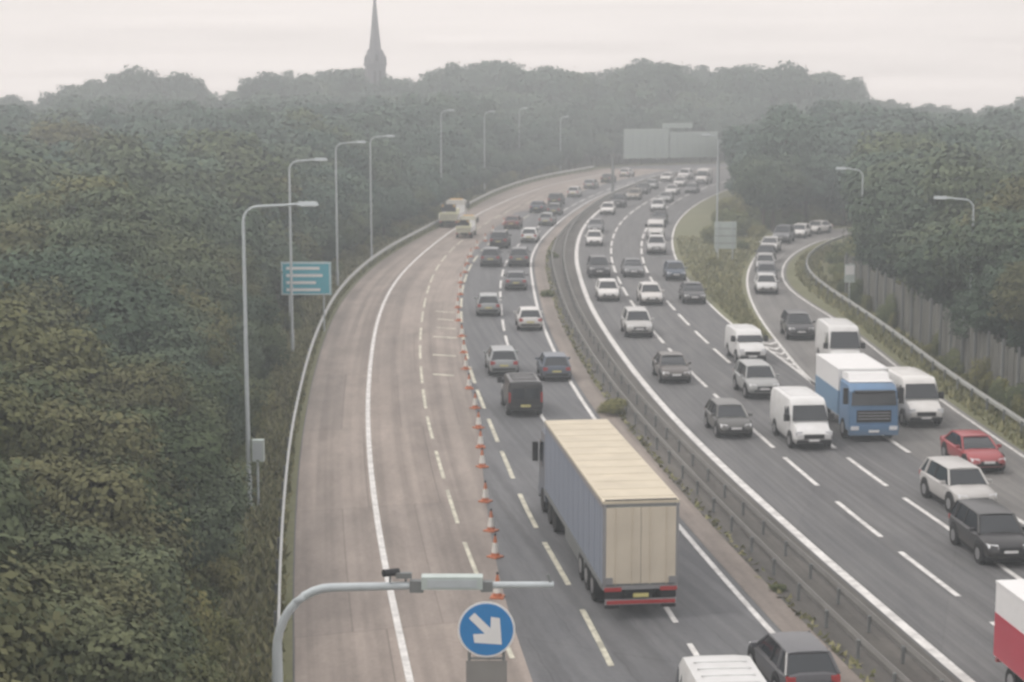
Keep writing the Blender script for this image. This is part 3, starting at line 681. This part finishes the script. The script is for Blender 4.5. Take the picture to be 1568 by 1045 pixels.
for k,u,v,c in [('hatch',1115,674,(.11,.11,.105)),('van',1227,692,Wt),('lorry',1310,678,(.12,.24,.42)),('van',1396,657,Wt),('boxvan',1285,572,Wt),('suv',1158,614,Sv),('minivan',1142,560,Wt),
   ('saloon',1028,590,(.10,.09,.085)),('suv',975,519,(.55,.55,.54)),('hatch',930,463,Wt),('suv',916,427,Dk),('hatch',995,469,Wt),('saloon',968,426,Gy),('saloon',1060,467,Dk),('hatch',1033,431,Db),
   ('suv',1221,523,Dk),('hatch',910,378,Wt),('saloon',912,358,Gy),('hatch',931,330,Wt),('suv',948,319,Dk),('hatch',972,307,Bg),('suv',1005,391,(.6,.6,.6)),('minivan',1004,369,Wt),
   ('hatch',1008,325,Wt),('saloon',1010,345,Dk),('saloon',1030,300,Wt),('hatch',1042,287,Wt),('hatch',1060,297,Gy),('van',1078,283,Wt),('saloon',1020,312,Sv),('hatch',998,291,Sv),('hatch',1022,279,Wt),('suv',1050,276,Wt),('saloon',985,298,Dk),
   ('hatch',1173,452,Wt),('hatch',1174,434,Gy),('hatch',1172,418,(.5,.5,.5)),('hatch',1173,403,Dk),('saloon',1180,389,Wt),('suv',1200,374,Gy),('hatch',1226,366,Wt),('saloon',1252,360,Wt),
   ('saloon',1490,728,Rd),('suv',1467,792,(.50,.50,.50)),('suv',1516,872,Bk)]:
    vehicle(k,u,v,c,True)
vehicle('lorryr',0,0,(.46,.05,.06),True,(15.75,49.0),.84)
rc=G(982,768,4.0); fc=G(876,637,4.0); d=np.array(fc)-np.array(rc); 
art=empty("articulated_lorry",(rc[0],rc[1],.03)); artic_parts(art); art.rotation_euler=(0,0,math.atan2(-d[0],d[1]))

# ---------------- cones ----------------
mb=MB()
mb.loft([[( x*.23,y*.23,z) for x,y in((-1,-1),(1,-1),(1,1),(-1,1))] for z in(0,.05)],'orange')
def ring(r,z,n=14): return [(r*math.cos(2*math.pi*i/n),r*math.sin(2*math.pi*i/n),z) for i in range(n)]
mb.loft([ring(.16,.05),ring(.14,.18)],'orange');mb.loft([ring(.143,.18),ring(.09,.56)],'sleeve');mb.loft([ring(.085,.56),ring(.035,.82)],'orange')
mb.tube([(0,0,.82),(0,0,.90)],.04,8,'dark')
cone=mb.mesh("traffic_cone",True)
for u,v in [(757,850),(751,810),(743,765),(738,712),(735,682),(732,652),(727,622),(719,592),(713,562),(709,537),(706,512),(703,488),(702,468),(704,448),(707,430),(711,414),(716,401),(722,390),(731,377),(742,366),(755,354),(770,340),(763,912)]:
    p=G(u+random.uniform(-1.5,1.5),v+4); put(cone,"traffic_cone",(p[0],p[1],.02),random.uniform(0,1.5))

# ---------------- lamps ----------------
def lamp_mesh(h,arm,dirx=1):
    mb=MB(); a=arm
    mb.tube([(0,0,0),(0,0,1.4),(0,0,1.41),(0,0,h*.6),(0,0,h-.7)],[.13,.13,.10,.08,.065],10,'pole')
    pts=[(dirx*(.6-.6*math.cos(q)),0,h-.7+.6*math.sin(q)) for q in np.linspace(0,math.pi/2,7)]+[(dirx*a*.7,0,h-.05),(dirx*a,0,h)]
    mb.tube(pts,.055,8,'pole')
    x0,x1=sorted((dirx*(a-.1),dirx*(a+.75)))
    mb.hexa([(x0,-.12,h-.06),(x1,-.16,h-.06),(x1,.16,h-.06),(x0,.12,h-.06),(x0+.05,-.08,h+.1),(x1-.1,-.1,h+.1),(x1-.1,.1,h+.1),(x0+.05,.08,h+.1)],'pole')
    mb.box(x0+.15,x1-.08,-.11,.11,h-.09,h-.061,'lampw')
    return mb.mesh("street_lamp",True)
for u,vb,vt,arm,dx in [(382,782,308,2.3,1),(448,540,242,1.7,1),(517,440,216,1.8,1),(569,402,207,1.6,1),(676,325,168,1.0,1),(795,268,165,.8,1),(1316,455,256,1.4,-1),(1482,560,300,1.7,-1),(1097,388,205,.9,-1),(742,296,170,.9,1),(858,266,178,.8,1)]:
    x,y=G(u,vb); _,_,s=proj(x,y,6); h=HC-(vt-110)/s
    h=min(h,13.2)
    put(lamp_mesh(h,arm,dx),"street_lamp",(x,y,0))
x,y=G(396,782); mb=MB(); mb.box(-.2,.28,-.2,.15,2.1,3.0,'signback'); mb.tube([(0,0,0),(0,0,2.1)],.05,8,'pole'); mb.box(-.15,.22,-.22,-.2,2.2,2.9,'pole'); mb.obj("control_cabinet",loc=(x,y,0))

# ---------------- signs ----------------
x,y=G(470,508); s=F/y
mb=MB(); w=1.72
mb.box(-w,w,-.03,.03,2.6,4.85,'cyan')
mb.box(-w-.05,w+.05,.031,.08,2.55,4.9,'signback')
for z in(2.85,3.35,3.85,4.35):
    mb.box(-w*.8,w*random.uniform(.3,.75),-.04,-.031,z,z+.2,'white')
for z in(2.62,4.78): mb.box(-w*.98,w*.98,-.042,-.031,z,z+.05,'white')
for sx in(-1,1): mb.tube([(sx*w*.7,.12,0),(sx*w*.7,.12,4.9)],.06,8,'pole'); mb.box(*sorted((sx*w*.98,sx*w*.95)),-.042,-.031,2.68,4.77,'white')
mb.obj("direction_sign",loc=(x,y,0))
x,y=G(1110,402); mb=MB(); mb.box(-1.05,1.05,-.03,.03,1.3,3.9,'signback')
for z in(1.8,2.5,3.2): mb.box(-1.0,1.0,-.06,-.031,z,z+.06,'post')
for sx in(-1,1): mb.tube([(sx*.7,-.1,0),(sx*.7,-.1,3.9)],.05,8,'pole')
mb.obj("road_sign",loc=(x,y,0))
x,y=G(1300,470); mb=MB(); mb.box(-.4,.4,-.02,.02,1.9,3.3,'signback'); mb.tube([(0,.06,0),(0,.06,3.4)],.045,8,'pole'); mb.box(-.34,.34,-.035,-.021,2.5,3.2,'white'); mb.obj("road_sign",loc=(x,y,0))
x0,y0=G(938,300); x1,y1=G(1099,296); root=empty("overhead_gantry_sign",(x0,y0,0)); Lg=math.hypot(x1-x0,y1-y0)
mb=MB()
for x in(0,Lg):
    mb.tube([(x,0,0),(x,0,9.2 if x else 6.6)],.22,10,'post')
mb.tube([(0,0,5.9),(Lg,0,5.9)],.14,8,'post'); mb.tube([(0,0,8.6),(Lg,0,8.6)],.10,8,'post')
for i in range(10):
    a=Lg*i/10;b=Lg*(i+1)/10; mb.tube([(a,0,5.9),((a+b)/2,0,8.6),(b,0,5.9)],.06,6,'post')
mb.obj("truss",parent=root)
mb=MB()
mb.box(1.6,8.8,-.35,-.2,5.4,9.7,'signback'); mb.box(9.0,Lg-.3,-.35,-.2,5.4,9.2,'signback')
for z in(6.2,7.4,8.6): mb.box(1.6,Lg-.3,-.42,-.351,z,z+.08,'pole')
mb.box(7.8,12.6,-.3,-.15,9.75,10.5,'signback')
for x in np.arange(1.7,Lg-.4,1.2): mb.box(x,x+.07,-.48,-.421,5.45,9.1,'pole')
mb.obj("sign_panels",parent=root)
root.rotation_euler=(0,0,math.atan2(y1-y0,x1-x0))
X=(427-784)/F*47.0
mb=MB()
zt=5.1; 
pts=[(0,0,0),(0,0,1.2),(0,0,3.4)]+[(1.45-1.45*math.cos(q),0,3.4+1.65*math.sin(q)) for q in np.linspace(.15,math.pi/2,9)]+[(3.6,0,zt),(7.05,0,zt+.02)]
mb.tube(pts,[.16,.16,.13]+[.115]*9+[.10,.085],12,'pole')
mb.tube([(7.0,0,zt),(6.9,0,zt+.3)],.05,6,'post')
mb.box(3.7,5.25,-.18,.18,zt-.06,zt+.26,'signback'); mb.box(3.85,5.1,-.2,-.181,zt+.0,zt+.2,'pole')
mb.box(3.4,3.75,-.12,.12,zt-.16,zt+.14,'post'); mb.box(5.2,5.5,-.12,.12,zt-.14,zt+.12,'post')
for xx in(2.9,3.3): mb.tube([(xx,0,zt),(xx,0,zt+.32)],.03,6,'post')
mb.tube([(2.75,-.15,zt+.36),(3.1,.1,zt+.33)],.10,10,'dark'); mb.box(3.05,3.45,-.08,.08,zt+.2,zt+.34,'post')
mb.obj("cantilever_mast_arm",True,loc=(X,45,0))
dd=43.0; Xs=(745-784)/F*(dd*math.cos(P)+14.5*math.sin(P)); zc=HC-(968-110)/F*(dd+.9)
mb=MB(); n=40; R=.70
def disc(r,y,k,th=.02):
    mb.loft([[(r*math.cos(2*math.pi*i/n),y,zc+r*math.sin(2*math.pi*i/n)) for i in range(n)],[(r*math.cos(2*math.pi*i/n),y+th,zc+r*math.sin(2*math.pi*i/n)) for i in range(n)]],k)
disc(R,0,'white');disc(R*.93,-.012,'blue',.012)
c,s_=math.cos(-math.pi/4),math.sin(-math.pi/4)
def rot(p): p=(p[0]*1.1,p[1]*1.1); return (p[0]*c-p[1]*s_,-.02,zc+p[0]*s_+p[1]*c)
arrow=[(-.46,-.09),(.06,-.09),(.06,.09),(-.46,.09)]
mb.add([rot(p) for p in arrow],[(0,1,2,3)],'white')
mb.add([rot(p) for p in [(.48,0),(.02,.40),(-.14,.28),(.12,.0)]],[(0,1,2,3)],'white'); mb.add([rot(p) for p in [(.48,0),(.12,0),(-.14,-.28),(.02,-.40)]],[(0,1,2,3)],'white')
mb.add([(q[0],q[1]-.004,q[2]) for q in [rot(p) for p in [(.061,-.09),(.3,-.09),(.3,.09),(.061,.09)]]],[(0,1,2,3)],'white')
for sx in(-1,1): mb.tube([(sx*.42,.08,0),(sx*.42,.08,zc+.45)],.04,8,'post')
for z in(zc-.75,zc+.3,1.3): mb.tube([(-.42,.08,z),(.42,.08,z)],.03,6,'post')
mb.box(-.5,.5,.03,.05,zc-1.75,zc-.8,'steeld'); mb.box(-.8,.8,-.4,.6,.25,.55,'hiyel')
for sx in(-1,1): mb.cylx(*sorted((sx*.8,sx*.98)),.1,.28,.28,'tyre')
mb.obj("keep_right_arrow_sign",True,loc=(Xs,dd,0.02))

# ---------------- church spire ----------------
D=425.0; X=(577-784)/F*D; root=empty("church_spire",(X,D,0)); root.rotation_euler=(0,0,.25); root.scale=(.85,.85,1)
mb=MB()
def sq(w,z): return [(-w,-w,z),(w,-w,z),(w,w,z),(-w,w,z)]
def octa(r,z): return [(r*math.cos(math.pi/8+i*math.pi/4),r*math.sin(math.pi/8+i*math.pi/4),z) for i in range(8)]
mb.loft([sq(2.6,0),sq(2.45,19.4)],'stone'); mb.loft([sq(2.75,19.4),sq(2.75,19.9)],'stone')
mb.loft([octa(2.45,19.9),octa(1.75,22.6),octa(1.05,28),octa(.45,33.5),octa(.06,38)],'stone')
for sx in(-1,1):
    for sy in(-1,1): mb.loft([[(sx*2.3+a*.35,sy*2.3+b*.35,19.9) for a,b in((-1,-1),(1,-1),(1,1),(-1,1))],[(sx*2.3+a*.25,sy*2.3+b*.25,21.2) for a,b in((-1,-1),(1,-1),(1,1),(-1,1))],[(sx*2.25+a*.02,sy*2.25+b*.02,22.0) for a,b in((-1,-1),(1,-1),(1,1),(-1,1))]],'stone')
for a in range(4):
    c,s_=math.cos(a*math.pi/2),math.sin(a*math.pi/2)
    def R_(x,y,z): return (x*c-y*s_,x*s_+y*c,z)
    mb.add([R_(-.55,-2.35,20.2),R_(.55,-2.35,20.2),R_(.55,-2.35,22.0),R_(0,-2.1,23.0),R_(-.55,-2.35,22.0),R_(-.55,-1.5,20.2),R_(.55,-1.5,20.2),R_(.55,-1.4,22.0),R_(0,-1.4,23),R_(-.55,-1.4,22)],[(0,1,2,3,4),(1,6,7,2),(2,7,8,3),(3,8,9,4),(4,9,5,0)],'stone')
    mb.add([R_(-.3,-2.38,20.4),R_(.3,-2.38,20.4),R_(.3,-2.38,21.9),R_(-.3,-2.38,21.9)],[(0,1,2,3)],'slate')
    for xx in(-.9,.5): mb.add([R_(xx,-2.56,14.5),R_(xx+.7,-2.56,14.5),R_(xx+.7,-2.50,18.2),R_(xx,-2.50,18.2)],[(0,1,2,3)],'slate')
mb.tube([(0,0,38),(0,0,39.6)],.06,6,'post')
mb.obj("tower_and_spire",parent=root)

# ---------------- haze ----------------
mb=MB(); M['haze']=bpy.data.materials.new("haze_air"); m=M['haze']; m.use_nodes=True; nt=m.node_tree; nt.nodes.remove(nt.nodes["Principled BSDF"])
vsn=N(nt,'ShaderNodeVolumeScatter'); vsn.inputs['Color'].default_value=(.90,.965,1,1); vsn.inputs['Density'].default_value=0.0019; vsn.inputs['Anisotropy'].default_value=0.3
nt.links.new(vsn.outputs[0],nt.nodes['Material Output'].inputs['Volume'])
try: m.cycles.homogeneous_volume=True
except Exception: pass
mb.box(-260,260,-30,515,-4,46,'haze'); mb.obj("sky_haze")

# ---------------- world + sun ----------------
w=bpy.data.worlds.new("World"); scene.world=w; w.use_nodes=True; nt=w.node_tree; bg=nt.nodes['Background']
sk=N(nt,'ShaderNodeTexSky'); sk.sky_type='NISHITA'; sk.sun_disc=False; el,az=math.radians(50),math.radians(-60)
sk.sun_elevation=el; sk.sun_rotation=az; sk.dust_density=4; sk.air_density=1
tc=N(nt,'ShaderNodeTexCoord'); mp=N(nt,'ShaderNodeMapping'); mp.inputs['Scale'].default_value=(3,3,70)
nt.links.new(tc.outputs['Generated'],mp.inputs[0]); no=N(nt,'ShaderNodeTexNoise'); no.inputs['Scale'].default_value=2.2; no.inputs['Detail'].default_value=6
nt.links.new(mp.outputs[0],no.inputs['Vector'])
cl=mixc(nt,no.outputs['Fac'],(7.6,7.3,7.15),(11.0,10.6,10.4))
nt.links.new(mixc(nt,0.88,sk.outputs[0],cl),bg.inputs['Color']); bg.inputs['Strength'].default_value=0.145
sl=bpy.data.lights.new("sun","SUN"); sl.energy=1.1; sl.angle=math.radians(14); sl.color=(1,.96,.9)
so=bpy.data.objects.new("sun",sl); scene.collection.objects.link(so)
dv=Vector((math.sin(az)*math.cos(el),-.2*math.cos(el),math.sin(el))); so.rotation_euler=dv.to_track_quat('Z','Y').to_euler()
print("trees",cnt)
